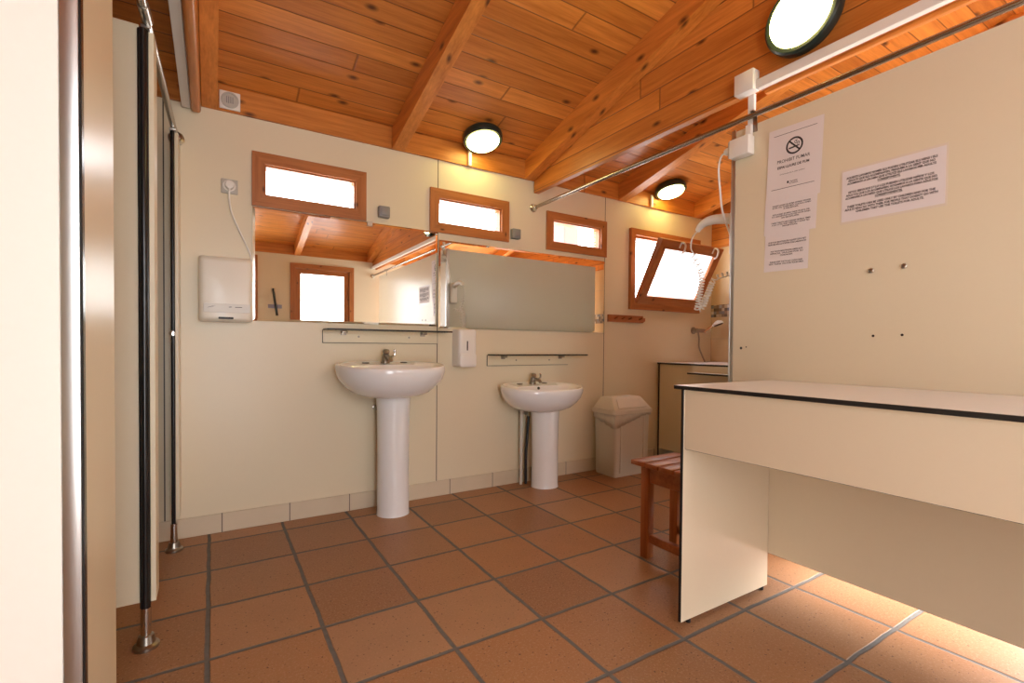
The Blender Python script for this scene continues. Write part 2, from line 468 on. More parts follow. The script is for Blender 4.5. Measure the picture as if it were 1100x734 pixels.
# windows ------------------------------------------------------------------
def fixed_window(name, w, y, sgn=1, rails=True):
    """sgn=+1: outside is +Y"""
    e = sempty(name, ((w[0] + w[1]) / 2, y, w[2]))
    f = lambda a, b: (y + sgn * a, y + sgn * b) if sgn > 0 else (y + sgn * b, y + sgn * a)
    bm = B(); a, b = f(-.016, 0.0); picture_frame(bm, w[0], w[1], w[2], w[3], .060, a, b)
    obj('window_frame', bm, ['win_x', 'win_z'], e, 0)
    bm = B(); a, b = f(.0005, WT); picture_frame(bm, w[0] + .0505, w[1] - .0505, w[2] + .0505, w[3] - .0505, .018, a, b)
    obj('window_lining', bm, ['win_x', 'win_z'], e, 0)
    a, b = f(.045, .050)
    obj('window_pane', bx(w[0] + .069, w[1] - .069, a, b, w[2] + .069, w[3] - .069), 'glass', e, 0)
    return e
fixed_window('window_1', W1, YW); fixed_window('window_2', W2, YW); fixed_window('window_3', W3, YW)
e5 = fixed_window('window_5', FW, YF, -1)
bm = B(); picture_frame(bm, FW[0] + .07, FW[1] - .07, FW[2] + .07, FW[3] - .07, .062, YF - .044, YF - .012)
obj('sash', bm, ['win_x', 'win_z'], e5, 0)
# tilting window
e4 = sempty('window_4', ((W4[0] + W4[1]) / 2, YW, W4[2]))
bm = B(); picture_frame(bm, *W4, .052, YW - .028, YW); obj('window_frame', bm, ['win_x', 'win_z'], e4, 0)
bm = B(); picture_frame(bm, W4[0] + .0505, W4[1] - .0505, W4[2] + .0505, W4[3] - .0505, .020, YW + .0005, YW + WT); obj('window_lining', bm, ['win_x', 'win_z'], e4, 0)
hy, hz = YW - .012, W4[2] + .055
ang = math.radians(27.5); SLN = .555
rotm = Matrix.Translation((0, hy, hz)) @ Matrix.Rotation(ang, 4, 'X') @ Matrix.Translation((0, -hy, -hz))
sx0, sx1 = W4[0] + .075, W4[1] - .030
bm = B(); picture_frame(bm, sx0, sx1, hz, hz + SLN, .075, hy - .02, hy + .025); bmesh.ops.transform(bm, matrix=rotm, verts=bm.verts)
sash = obj('sash', bm, ['win_x', 'win_z'], e4, 0)
bm = B(); bm.faces.new([bm.verts.new(p) for p in ((sx0 + .0752, hy + .003, hz + .0752), (sx1 - .0752, hy + .003, hz + .0752), (sx1 - .0752, hy + .003, hz + SLN - .0752), (sx0 + .0752, hy + .003, hz + SLN - .0752))]); bmesh.ops.transform(bm, matrix=rotm, verts=bm.verts)
obj('window_pane', bm, 'frosted', sash, 0, 'frosted white pane')
for hx in (sx0 + .225, sx1 - .13):
    bm = B(); zt = hz + SLN - .03
    tube(bm, spline([(hx, hy - .021, zt - .02), (hx, hy - .021, zt + .02), (hx, hy - .045, zt + .030), (hx + .012, hy - .062, zt + .012), (hx + .018, hy - .064, zt - .035), (hx + .006, hy - .056, zt - .055)], 6), .0075, 8)
    bmesh.ops.transform(bm, matrix=rotm, verts=bm.verts)
    obj('hook', bm, 'white_plastic', sash, 40, 'white plastic hook')
# lining of the added doorway in the right wall
d1 = sempty('door_added_1', (XR, DR[1], 0))
bm = B()
box(bm, XR - .02, XR + .12, DR[0] - .06, DR[0] - .0005, 0, DR[3] + .06, .003, 1, 1)
box(bm, XR - .02, XR + .12, DR[1] + .0005, DR[1] + .06, 0, DR[3] + .06, .003, 1, 1)
box(bm, XR - .02, XR + .12, DR[0], DR[1], DR[3] + .0005, DR[3] + .06, .003, 1, 0)
obj('added_door_frame', bm, ['wood_y', 'wood_z'], d1, 0)

d2 = sempty('door_added_2', (DF[0], YF, 0))  # lining of the front doorway that was added for daylight
bm = B()
box(bm, DF[0] - .06, DF[0] - .0005, YF - .085, YF + .02, 0, DF[3] + .06, .003, 1, 1)
box(bm, DF[1] + .0005, DF[1] + .06, YF - .085, YF + .02, 0, DF[3] + .06, .003, 1, 1)
box(bm, DF[0], DF[1], YF - .085, YF + .02, DF[3] + .0005, DF[3] + .06, .003, 1, 0)
obj('added_door_frame', bm, ['win_x', 'win_z'], d2, 0)

# outside
tag(obj('exterior_column', (lambda b: (box(b, 3.26, 3.46, 4.15, 4.40, -.1, 2.9, .01), box(b, 3.22, 3.50, 4.11, 4.44, 2.9, 3.0, .01), b)[2])(B()), 'terracotta_wall', None, 0),
    'pink rendered column outside, seen through the third high window', 'column')

# ------------------------------------------------------------------ right partition and its return
PX = 1.995
PE = 1.333                                              # end of the partition towards the back wall
part = thing('partition', 'tall cream partition with paper notices and steel end strip above the desk', 'partition', (PX, PE, 0))
bm = bx(PX, PX + .013, -.95, PE - .004, .14, 1.938); obj('panel', bm, 'cream', part, 0)
bm = bx(PX + .0135, 3.95, PE - .017, PE - .004, .14, 1.938); obj('return_panel', bm, 'grey_laminate', part, 0, 'plain grey green panel around the corner')
bm = B(); box(bm, PX - .004, PX + .030, PE - .0035, PE + .002, .02, 1.945, .001, 1); box(bm, PX - .004, PX - .0005, PE - .018, PE - .0035, .02, 1.945)
obj('edge_strip', bm, 'steel', part, 0, 'steel corner strip')
for y in (-.85, .3):
    bm = B(); cyl(bm, (PX + .0065, y, .001), (PX + .0065, y, .1395), .013); lathe(bm, (PX + .0065, y, .001), (0, 0, 1), [(0, .035), (.006, .035), (.009, .014)], 20)
    obj('foot', bm, 'steel', part)
for y, z, r in ((.788, 1.252, .0085), (.693, 1.255, .0085)):
    bm = B(); lathe(bm, (PX - .0003, y, z), (-1, 0, 0), [(0, r), (.004, r), (.006, r * .7), (.0065, 0)], 16); lathe(bm, (PX - .0065, y, z), (-1, 0, 0), [(0, r * .35), (.001, r * .3), (.0012, 0)], 8)
    obj('bolt', bm, 'old_chrome', part, 40)
for y, z, r in ((.778, 1.021, .0045), (.694, 1.023, .0045), (1.276, .974, .006), (1.252, .979, .003)):
    bm = B(); lathe(bm, (PX - .0002, y, z), (-1, 0, 0), [(0, r), (.0006, r * .9), (.0007, 0)], 12)
    obj('screw_hole', bm, 'black_edge', part, 40)

# rod along the partition
rod = thing('curtain_rod', 'long steel rod running overhead from the back wall above the partition', 'rod', (1.985, YW, 1.972))
bm = B(); cyl(bm, (1.978, YF + .004, 1.972), (1.978, YW - .004, 1.972), .0115, n=16); obj('tube', bm, 'rod_steel', rod)
for y, s in ((YW - .0005, -1), (YF + .0005, 1)):
    bm = B(); lathe(bm, (1.978, y, 1.972), (0, s, 0), [(0, .030), (.006, .030), (.012, .024), (.022, .019), (.034, .017), (.036, .0118)], 24)
    obj('flange', bm, 'chrome', rod)
for y in (1.226, -.6):
    bm = B(); box(bm, PX - .004, PX - .0005, y - .009, y + .009, 1.905, 1.966); box(bm, PX - .03, PX + .012, y - .009, y + .009, 1.9835, 1.989, .001, 1); box(bm, PX - .004, PX - .0005, y - .009, y + .009, 1.966, 1.9835)
    obj('bracket', bm, 'old_chrome', rod, 0, 'steel bracket on the partition edge')

# ------------------------------------------------------------------ desk (changing counter)
DXF, DYE, DZT = 1.383, 1.135, .842
desk = thing('changing_counter', 'long cream counter with black edged top along the notice partition', 'counter', (1.7, .5, 0))
def hpl(x0, x1, y0, y1, z0, z1, face=None):
    """laminate sheet: black core edges, coloured faces. material 0 face, 1 edge"""
    bm = B(); box(bm, x0, x1, y0, y1, z0, z1, .0012, 1)
    d = (x1 - x0, y1 - y0, z1 - z0); t = d.index(min(d))
    bm.normal_update()
    for f in bm.faces: f.material_index = 0 if abs(f.normal[t]) > .95 else 1
    return bm
obj('worktop', hpl(DXF, PX - .001, -.95, DYE, DZT - .013, DZT), ['desk_top', 'black_edge'], desk, 0, 'pale counter top with black edge')
obj('side_panel', hpl(DXF + .010, 1.9225, DYE - .036, DYE - .024, .012, DZT - .0135), ['cream_desk', 'black_edge'], desk, 0)
obj('side_panel', hpl(DXF + .010, 1.9225, -.94, -.928, .012, DZT - .0135), ['cream_desk', 'black_edge'], desk, 0)
obj('front_apron', hpl(DXF + .016, DXF + .028, -.9275, DYE - .0365, .621, DZT - .0135), ['cream_desk', 'black_edge'], desk, 0)
obj('back_panel', hpl(1.923, 1.935, -.94, DYE - .024, .143, DZT - .0135), ['cream_desk', 'black_edge'], desk, 0)
for x, y in ((1.44, DYE - .03), (1.89, DYE - .03), (1.44, -.934), (1.89, -.934)):
    bm = B(); cyl(bm, (x, y, .0005), (x, y, .0125), .009, n=12); obj('glide', bm, 'black_edge', desk)

# ------------------------------------------------------------------ notices
def text_mesh(bm, txt, w, cx, cy, h, bold=0., z=.0004, align='CENTER'):
    """adds text to bm in sheet coordinates (x right, y up) fitted to width w and cap height h"""
    c = bpy.data.curves.new('t', 'FONT'); c.body = txt; c.align_x = align; c.size = 1.0; c.offset = bold; c.resolution_u = 2
    o = bpy.data.objects.new('t', c); COL.objects.link(o)
    dg = bpy.context.evaluated_depsgraph_get(); me = bpy.data.meshes.new_from_object(o.evaluated_get(dg))
    bpy.data.objects.remove(o); bpy.data.curves.remove(c)
    xs = [v.co.x for v in me.vertices]; 
    if not xs: return
    sx = w / (max(xs) - min(xs)) if w else h / .69; sy = h / .69; mx = (max(xs) + min(xs)) / 2
    vs = [bm.verts.new((cx + (v.co.x - mx) * sx, cy + v.co.y * sy, z)) for v in me.vertices]
    for p in me.polygons:
        try: bm.faces.new([vs[i] for i in p.vertices])
        except ValueError: pass
    bpy.data.meshes.remove(me)
def rule(bm, x0, x1, y, t, z=.0004): 
    bm.faces.new([bm.verts.new(p) for p in ((x0, y - t / 2, z), (x1, y - t / 2, z), (x1, y + t / 2, z), (x0, y + t / 2, z))])
def sheet_matrix(ycen, zcen, lift, tilt=0.):
    R = Matrix(((0, 0, -1), (-1, 0, 0), (0, 1, 0))).to_4x4()
    return Matrix.Translation((PX - lift, ycen, zcen)) @ R @ Matrix.Rotation(tilt, 4, 'Z')
def sheet(name, label, ycen, zcen, w, h, lift, tilt=0., mat='paper', th=.0006, curl=.0015):
    Mx = sheet_matrix(ycen, zcen, lift, tilt)
    e = bpy.data.objects.new(name, None)
    bm = B(); nx, ny = 8, 10
    def zz(i, j): return curl * (abs(i / nx - .5) * 2) ** 4 * (1 if (i + j) % 2 == 0 else .9)
    for s in (0, 1):
        g = [[bm.verts.new(((i / nx - .5) * w, (j / ny - .5) * h, -th * s + zz(i, j) * .0)) for j in range(ny + 1)] for i in range(nx + 1)]
        for i in range(nx):
            for j in range(ny):
                bm.faces.new((g[i][j], g[i + 1][j], g[i + 1][j + 1], g[i][j + 1]))
        if s == 0: g0 = g
    ring = lambda g: [g[i][0] for i in range(nx + 1)] + [g[nx][j] for j in range(1, ny + 1)] + [g[i][ny] for i in range(nx - 1, -1, -1)] + [g[0][j] for j in range(ny - 1, 0, -1)]
    a, b = ring(g0), ring(g)
    for i in range(len(a)): bm.faces.new((a[i], a[(i + 1) % len(a)], b[(i + 1) % len(a)], b[i]))
    bmesh.ops.transform(bm, matrix=Mx, verts=bm.verts)
    o = obj(name, bm, mat, None, 0); tag(o, label, 'notice'); o['group'] = 'notices on the partition'
    return o, Mx
def ink(o, bm, Mx, name='printed_text'):
    bmesh.ops.transform(bm, matrix=Mx, verts=bm.verts)
    return obj(name, bm, 'ink', o, 0)

def paragraphs(o, Mx, ls, cuts, cx, dy, h, bold, z=.0004, under={}):
    cuts = (0, *cuts, len(ls))
    for a, b in zip(cuts, cuts[1:]):
        bm = B()
        for t, y, w in ls[a:b]: text_mesh(bm, t, w, cx, y + dy, h, bold, z)
        if a in under: y, w = under[a]; rule(bm, cx - w / 2, cx + w / 2, y, .0009, z)
        ink(o, bm, Mx, 'paragraph')
# no smoking poster
pw, ph = .212, .297
o, Mx = sheet('no_smoking_notice', 'tall no smoking notice with crossed out cigarette symbol on the partition', 1.062, 1.725, pw, ph, .0032, math.radians(-2.0))
for y in (.121, -.098):
    bm = B(); rule(bm, -.085, .083, y, .0018); ink(o, bm, Mx, 'ruled_line')
bm = B()
text_mesh(bm, 'PROHIBIT FUMAR', .128, -.002, .0065, .0125, .006)
ink(o, bm, Mx, 'heading_text'); bm = B()
text_mesh(bm, 'ESPAI LLIURE DE FUM', .124, -.002, -.0165, .0095, .03)
ink(o, bm, Mx, 'heading_text'); bm = B()
text_mesh(bm, 'Ordenança de la salut pública', .098, -.004, -.042, .0045, 0)
ink(o, bm, Mx, 'heading_text')
bm = B(); text_mesh(bm, 'Generalitat\nde Catalunya', .034, .004, -.078, .0052, .02); rule(bm, -.022, -.015, -.077, .009); ink(o, bm, Mx, 'emblem')
bm = B(); cxp, cyp, R0, R1 = .000, .064, .0335, .0265
nn = 40
ro = [bm.verts.new((cxp + math.cos(2 * PI * i / nn) * R0, cyp + math.sin(2 * PI * i / nn) * R0, .0004)) for i in range(nn)]
ri = [bm.verts.new((cxp + math.cos(2 * PI * i / nn) * R1, cyp + math.sin(2 * PI * i / nn) * R1, .0004)) for i in range(nn)]
for i in range(nn): bm.faces.new((ro[i], ro[(i + 1) % nn], ri[(i + 1) % nn], ri[i]))
def bar(p, q, t, z=.0005):
    p, q = Vector((*p, z)), Vector((*q, z)); d = (q - p).normalized(); m = Vector((-d.y, d.x, 0)) * t / 2
    bm.faces.new([bm.verts.new(v) for v in (p - m, q - m, q + m, p + m)])
bar((cxp - .0195, cyp + .0195), (cxp + .0195, cyp - .0195), .006)
bar((cxp - .022, cyp - .008), (cxp + .013, cyp - .004), .0062, .0006)
bar((cxp + .0145, cyp - .0038), (cxp + .019, cyp - .0033), .0062, .0006)
def curve(pts, t):
    P = spline([(x, y, 0) for x, y in pts], 5)
    for a, b in zip(P, P[1:]): bar((a.x, a.y), (b.x, b.y), t, .0006)
curve([(cxp + .017, cyp + .002), (cxp + .018, cyp + .010), (cxp + .010, cyp + .011), (cxp + .006, cyp + .016), (cxp + .010, cyp + .021)], .0026)
curve([(cxp + .012, cyp + .001), (cxp + .011, cyp + .006), (cxp + .003, cyp + .008), (cxp + .000, cyp + .014), (cxp + .004, cyp + .019)], .0022)
ink(o, bm, Mx, 'no_smoking_symbol')
# the sheet under it
o, Mx = sheet('small_print_notice', 'sheet of three short printed paragraphs under the no smoking symbol', 1.075, 1.518, .205, .148, .0022, math.radians(-1.8))
bm = B()
ls = [('AQUEST LAVABO ES NETEJA DIVERSES VEGADES', .036, .150), ('AL DIA. SI EL TROBEU BRUT, SI US PLAU AVISEU', .028, .152), ('A RECEPCIÓ.', .020, .06),
      ('ESTE LAVABO SE LIMPIA VARIAS VECES AL DÍA', .000, .146), ('SI LO ENCUENTRAN SUCIO POR FAVOR AVISEN', -.008, .150), ('EN RECEPCIÓN.', -.016, .07),
      ('THESE TOILETS ARE CLEANED SEVERAL TIMES', -.034, .154), ('A DAY. IF YOU FIND THEM DIRTY PLEASE TELL', -.042, .15), ('RECEPTION.', -.050, .06)]
paragraphs(o, Mx, ls, (3, 6), .004, .004, .0050, .022)
# the lowest sheet
o, Mx = sheet('toilet_paper_notice', 'small lowest white notice taped below the other two sheets', 1.088, 1.369, .176, .153, .0012, math.radians(-1.5))
bm = B()
ls = [('SI US PLAU MANTINGUEU AQUEST ESPAI NET', .038, .150), ('GRÀCIES PER LA VOSTRA COL·LABORACIÓ', .029, .152),
      ('POR FAVOR MANTENGAN LIMPIO ESTE', .000, .128), ('ESPACIO. GRACIAS POR SU', -.009, .130), ('COLABORACIÓN', -.018, .05),
      ('PLEASE KEEP THIS PLACE CLEAN AND', -.044, .130), ('TIDY. THANK YOU FOR YOUR HELP.', -.053, .140)]
paragraphs(o, Mx, ls, (2, 5), .002, .003, .0056, .022)
# right laminated sheet
o, Mx = sheet('washbasin_notice', 'wide laminated notice in three languages to the right of the tall notices', .737, 1.534, .306, .200, .0012, math.radians(-.2), 'film')
bm = bx(-.148, .148, -.092, .092, .0001, .0005); bmesh.ops.transform(bm, matrix=Mx, verts=bm.verts); obj('paper_sheet', bm, 'paper', o, 0)
bm = B()
ls = [('AQUESTS LAVABOS NOMÉS ELS PODEN UTILITZAR ELS NENS I ELS', .062, .262), ('ADULTS QUE ELS ACOMPANYEN. PREGUEM A LA GENT QUE NO', .0515, .25), ('ACOMPANYI A UN NEN QUE UTILITZI ELS LAVABOS PER ADULTS', .041, .256), ('CORRESPONENTS.', .0305, .066),
      ('ESTOS SERVICIOS SÓLO LOS PUEDEN UTILIZAR NIÑOS Y LOS', .009, .246), ('ADULTOS QUE LOS ACOMPAÑEN. ROGAMOS A LA GENTE QUE NO', -.0015, .262), ('ACOMPAÑE A UN NIÑO QUE UTILICE LOS LAVABOS PARA ADULTOS', -.012, .266), ('CORRESPONDIENTES.', -.0225, .080),
      ('THESE TOILETS CAN BE USED ONLY BY CHILDREN AND FOR THE', -.043, .254), ("ADULTS WHO GO WITH THEM. FOR PEOPLE THAT DOESN'T GO WITH", -.0535, .268), ('CHILDREN THEY USE THE TOILETS FOR ADULTS.', -.064, .196)]
paragraphs(o, Mx, ls, (4, 8), -.004, 0, .0070, .04, .0009, {0: (.028, .066), 4: (-.025, .08)})

# ------------------------------------------------------------------ wiring on the partition
jb = tag(obj('junction_box', bx(1.925, 1.9735, 1.198, 1.284, 2.058, 2.146, .004, 2), 'white_plastic'), 'square white junction box on the wooden beam above the partition', 'junction box')
tr = thing('cable_trunking', 'white square cable trunking running along the beam above the partition', 'trunking', (1.96, 1.2, 2.08))
obj('long_channel', bx(1.945, 1.9735, YF + .02, 1.1975, 2.060, 2.098, .002, 1), 'white_plastic', tr)
obj('drop_channel', bx(1.9925, 2.010, 1.234, 1.262, 1.939, 2.0745, .002, 1), 'white_plastic', tr)
sk = thing('electrical_socket', 'white surface socket box on top corner of the partition with plug in', 'socket', (1.97, 1.30, 1.87))
obj('socket_box', bx(PX - .052, PX - .0045, 1.226, 1.316, 1.806, 1.886, .004, 2), 'white_plastic', sk)
obj('socket_face', bx(PX - .049, PX - .007, 1.3165, 1.323, 1.810, 1.882, .003, 2), 'socket_grey', sk, 35, 'grey socket face')
obj('conduit', bx(PX - .022, PX - .0045, 1.234, 1.260, 1.8865, 1.938, .002, 1), 'white_plastic', sk)

# hair dryer on the return panel (far side of the corner)
hd = thing('hair_dryer', 'white wall hair dryer with coiled cord beside the partition corner', 'hair dryer', (2.06, PE, 1.5))
obj('wall_holder', bx(2.025, 2.10, PE + .0025, PE + .035, 1.40, 1.60, .012, 3), 'white_plastic', hd)
bm = B()
P = spline([(2.062, PE + .036, 1.572), (2.062, 1.42, 1.585), (2.062, 1.49, 1.592), (2.062, 1.535, 1.580), (2.062, 1.562, 1.555)], 6)
rad = [.026, .024, .022, .018, .012]
rings = []
for i, p in enumerate(P):
    t = i / (len(P) - 1) * 4; a = min(int(t), 3); r = rad[a] + (rad[a + 1] - rad[a]) * (t - a)
    d = (P[min(i + 1, len(P) - 1)] - P[max(i - 1, 0)]).normalized(); u = Vector((1, 0, 0)); v = d.cross(u)
    rings.append([p + (u * math.cos(2 * PI * j / 16) + v * math.sin(2 * PI * j / 16)) * r for j in range(16)])
ringed(bm, rings); obj('barrel', bm, 'white_plastic', hd)
# coiled cord
bm = B()
lead = spline([(2.062, 1.560, 1.556), (2.062, 1.590, 1.525), (2.062, 1.597, 1.475), (2.062, 1.580, 1.445)], 6)
axis = spline([(2.062, 1.580, 1.445), (2.06, 1.560, 1.395), (2.06, 1.530, 1.33), (2.06, 1.538, 1.26), (2.06, 1.548, 1.19), (2.07, 1.560, 1.165), (2.09, 1.545, 1.18), (2.10, 1.520, 1.25), (2.10, 1.490, 1.31), (2.09, 1.44, 1.322), (2.08, 1.39, 1.325), (2.07, 1.345, 1.345)], 24)
L = 0; pts = []
for i, p in enumerate(axis):
    if i: L += (p - axis[i - 1]).length
    d = (axis[min(i + 1, len(axis) - 1)] - axis[max(i - 1, 0)]).normalized(); u, v = frame_basis(d)
    stretch = .030 if (L < .12 or L > .42) else .014
    ph_ = 0 if i == 0 else ph_ + 2 * PI * ((p - axis[i - 1]).length / stretch)
    r = .012 if i > 3 else .003 * i
    pts.append(p + (u * math.cos(ph_) + v * math.sin(ph_)) * r)
# resample helix finely
fine = []
tot = 0; ph_ = 0
dense = []
for a, b in zip(axis, axis[1:]):
    for q in range(6): dense.append(a.lerp(b, q / 6))
dense.append(axis[-1])
for i, p in enumerate(dense):
    step = 0 if i == 0 else (p - dense[i - 1]).length
    tot += step
    stretch = .030 if tot < .10 else (.0135 if tot < .46 else .030)
    ph_ += 2 * PI * step / stretch
    d = (dense[min(i + 1, len(dense) - 1)] - dense[max(i - 1, 0)]).normalized()
    u = Vector((1, 0, 0)) - d * d.x; u.normalize(); v = d.cross(u)
    r = (.0125 if tot < .46 else .0105) * min(1, i / 30)
    fine.append(p + (u * math.cos(ph_) + v * math.sin(ph_)) * r)
tube(bm, lead[:-1] + fine, .0032, 6); obj('coiled_cord', bm, 'white_plastic', hd)
bm = B()
lathe(bm, (PX - .028, 1.3235, 1.850), (0, 1, 0), [(0, .017), (.018, .017), (.026, .012), (.030, .006)], 18)
pl = obj('plug', bm, 'white_plastic', hd)
bm = B(); tube(bm, spline([(PX - .028, 1.350, 1.850), (PX - .026, 1.372, 1.838), (PX - .018, 1.388, 1.79), (PX, 1.392, 1.70), (PX + .02, 1.390, 1.60), (PX + .05, 1.372, 1.50), (PX + .06, 1.352, 1.42), (PX + .066, 1.350, 1.402)], 8), .0042, 8)
obj('power_cord', bm, 'white_plastic', hd)

# ------------------------------------------------------------------ mirrors and shelves
def mirror(name, label, x0, x1, z0, z1, clips):
    y1 = YW - .0005; y0 = YW - .009; bv = .012
    e = thing(name, label, 'mirror', ((x0 + x1) / 2, YW, z0), 'wall mirrors')
    bm = B()
    f = [bm.verts.new(p) for p in ((x0 + bv, y0, z0 + bv), (x1 - bv, y0, z0 + bv), (x1 - bv, y0, z1 - bv), (x0 + bv, y0, z1 - bv))]
    g = [bm.verts.new(p) for p in ((x0, y0 + .0015, z0), (x1, y0 + .0015, z0), (x1, y0 + .0015, z1), (x0, y0 + .0015, z1))]
    h = [bm.verts.new(p) for p in ((x0, y1, z0), (x1, y1, z0), (x1, y1, z1), (x0, y1, z1))]
    bm.faces.new(f)
    for a, b in ((f, g), (g, h)):
        for i in range(4): bm.faces.new((a[i], a[(i + 1) % 4], b[(i + 1) % 4], b[i]))
    bm.faces.new(h)
    obj('mirror_glass', bm, 'mirror', e, 0)
    for x, z, s in clips:
        bm = bx(x - .016, x + .016, y0 - .006, y0 - .0004, z - .014, z + .014, .002, 1)
        obj('clip', bm, 'steel', e, 0, 'small grey mirror clip')
mirror('wall_mirror', 'large left mirror under the widest high window, reflecting a window', .183, 1.232, 1.098, 1.702, [(.80, 1.692, 1)])
mirror('wall_mirror', 'wide right mirror reflecting a plain panel, above the lower washbasin', 1.243, 2.668, 1.087, 1.655, [])

def glass_shelf(label, x0, x1, z, bx0, bx1, screws, brackets):
    e = thing('glass_shelf', label, 'shelf', ((x0 + x1) / 2, YW, z), 'glass shelves')
    bm = B(); bz0, bz1 = z - .078, z - .006
    box(bm, bx0, bx1, YW - .0065, YW - .0005, bz0, bz1, .001, 1); obj('backing_strip', bm, ['cream'], e, 0)
    bm = B(); t = .0028
    box(bm, bx0 - t, bx0 - .0002, YW - .0072, YW - .0005, bz0 - t, bz1); box(bm, bx0 - t, bx1, YW - .0072, YW - .0005, bz0 - t, bz0 - .0002)
    obj('edge_band', bm, 'black_edge', e, 0, 'thin dark edge of the backing strip')
    bm = B(); box(bm, x0, x1, YW - .128, YW - .0075, z - .009, z, .001, 1, 0)
    bm.normal_update()
    for f in bm.faces:
        if abs(f.normal.z) < .9: f.material_index = 1
    obj('glass_plate', bm, ['shelf_glass', 'black_edge'], e, 0)
    for x in brackets:
        bm = B(); box(bm, x - .016, x + .016, YW - .045, YW - .007, z - .024, z - .0095, .003, 2); box(bm, x - .016, x + .016, YW - .012, YW - .007, z - .034, z - .022, .002, 1)
        obj('bracket', bm, 'old_chrome', e)
    for x in screws:
        bm = B(); lathe(bm, (x, YW - .0066, z - .042), (0, -1, 0), [(0, .006), (.002, .006), (.003, 0)], 12); obj('screw', bm, 'old_chrome', e)
glass_shelf('long glass shelf with dark edge above the taller washbasin', .537, 1.288, 1.065, .537, 1.236, (.737, 1.046), (.65, 1.135))
glass_shelf('short glass shelf with dark edge above the lower washbasin', 1.607, 2.400, .918, 1.607, 2.305, (1.84, 2.13), (1.73, 2.23))

# ------------------------------------------------------------------ washbasins
def basin_ring(cx, cy, a, bf, bb, z, n=56, q=2.6, tilt=0., y0=0.):
    out = []
    for i in range(n):
        t = 2 * PI * i / n; c, s = math.cos(t), math.sin(t)
        ex = 2 / (q if s > 0 else 2.15)
        x = math.copysign(abs(c) ** ex, c) * a; y = math.copysign(abs(s) ** ex, s) * (bb if s > 0 else bf)
        out.append(Vector((cx + x, cy + y, z + tilt * (cy + y - y0))))
    return out
def washbasin(label, cx, px, py, a, bf, rim, yc, pr, hole=False, sc=1., pl_label=None):
    e = thing('washbasin', label, 'washbasin', (cx, py, 0), 'pedestal washbasins')
    bb = YW - .002 - yc; tilt = .026 / (bf + bb); y0 = yc - bf
    bm = B(); H = .165 * sc
    prof = [(.40, .42, .70, -H), (.54, .58, .88, -H * .95), (.70, .73, .97, -H * .83), (.85, .86, 1., -H * .62), (.945, .945, 1., -H * .42), (.99, .99, 1., -H * .23), (1.004, 1.004, 1., -H * .11), (1., 1., 1., -.006), (.992, .99, 1., .002), (.972, .97, .985, .006), (.945, .94, .96, .004)]
    rings = [basin_ring(cx, yc, a * p, bf * f, bb * b, rim + z, tilt=tilt * min(1, max(0, 1 + z / H * 1.3)), y0=y0) for p, f, b, z in prof]
    inner = [(.86, .88, .28, -.004), (.80, .82, .24, -.022), (.70, .72, .22, -.060), (.52, .54, .20, -.095), (.25, .27, .12, -.112), (.06, .07, .04, -.114)]
    rings += [basin_ring(cx, yc, a * p, bf * f, bb * b, rim + z, q=2.1, tilt=tilt, y0=y0) for p, f, b, z in inner]
    ringed(bm, rings); obj('basin', bm, 'ceramic', e, 60)
    bm = B(); zt = rim - H + .003
    pp = [(.0, 1.02), (.012, 1.0), (.06, .985), (.5, .965), (.85, 1.0), (1., 1.06)]
    rr = []
    for h, k in pp:
        rr.append([Vector((px + math.cos(t) * pr * k, py + (math.sin(t) if math.sin(t) < 0 else math.sin(t) * .9) * pr * k * .98, .0005 + h * (zt - .0055))) for t in [2 * PI * i / 40 for i in range(40)]])
    ringed(bm, rr); obj('pedestal', bm, 'ceramic', e, 60)
    ty = yc + bb * .62; tz = rim + .004 + tilt * (ty - y0)
    # tap
    tap = B(); cyl(tap, (cx, ty, tz - .004), (cx, ty, tz + .006), .027 * sc); lathe(tap, (cx, ty, tz), (0, -.25, 1), [(0, .023 * sc), (.035 * sc, .022 * sc), (.050 * sc, .018 * sc)], 20)
    prismv = tube(tap, spline([(cx, ty - .005, tz + .022 * sc), (cx, ty - .05 * sc, tz + .034 * sc), (cx, ty - .095 * sc, tz + .024 * sc), (cx, ty - .105 * sc, tz + .010 * sc)], 6), .012 * sc, 12)
    t = obj('tap', tap, 'old_chrome', e)
    bm = B(); lathe(bm, (cx, ty - .014 * sc, tz + .0505 * sc), (0, -.25, 1), [(0, .014 * sc), (.006 * sc, .020 * sc), (.018 * sc, .021 * sc), (.026 * sc, .016 * sc), (.027 * sc, 0)], 20); obj('tap_knob', bm, 'old_chrome', t)
    bm = B(); tube(bm, spline([(cx + .03 * sc, ty - .02, tz + .030 * sc), (cx + .046 * sc, ty - .03, tz + .045 * sc), (cx + .050 * sc, ty - .03, tz + .068 * sc), (cx + .040 * sc, ty - .028, tz + .074 * sc)], 5), .007 * sc, 10); 
    cyl(bm, (cx + .012 * sc, ty - .01, tz + .028 * sc), (cx + .032 * sc, ty - .021, tz + .031 * sc), .008 * sc, n=10)
    obj('tap_lever', bm, 'chrome', t)
    for s in (-1, 1):
        bm = B(); lathe(bm, (cx + s * .115 * sc, ty + .004, tz - .0035), (0, 0, 1), [(0, .021), (.0035, .021), (.005, .017), (.0052, 0)], 20); obj('tap_hole_cover', bm, 'rubber', e)
    bm = B(); lathe(bm, (cx, yc - bf * .05, rim - .1135 + tilt * bf * .95), (0, 0, 1), [(0, .022), (.003, .022), (.004, .012), (.0042, 0)], 20); obj('drain', bm, 'chrome', e)
    if hole:
        bm = B(); lathe(bm, (cx, yc + bb * .22, rim - .020 + tilt * (bf + bb * .2)), (0, -1, .35), [(0, .010), (.004, .010), (.0045, 0)], 16); obj('overflow_hole', bm, 'rubber', e)
    return e
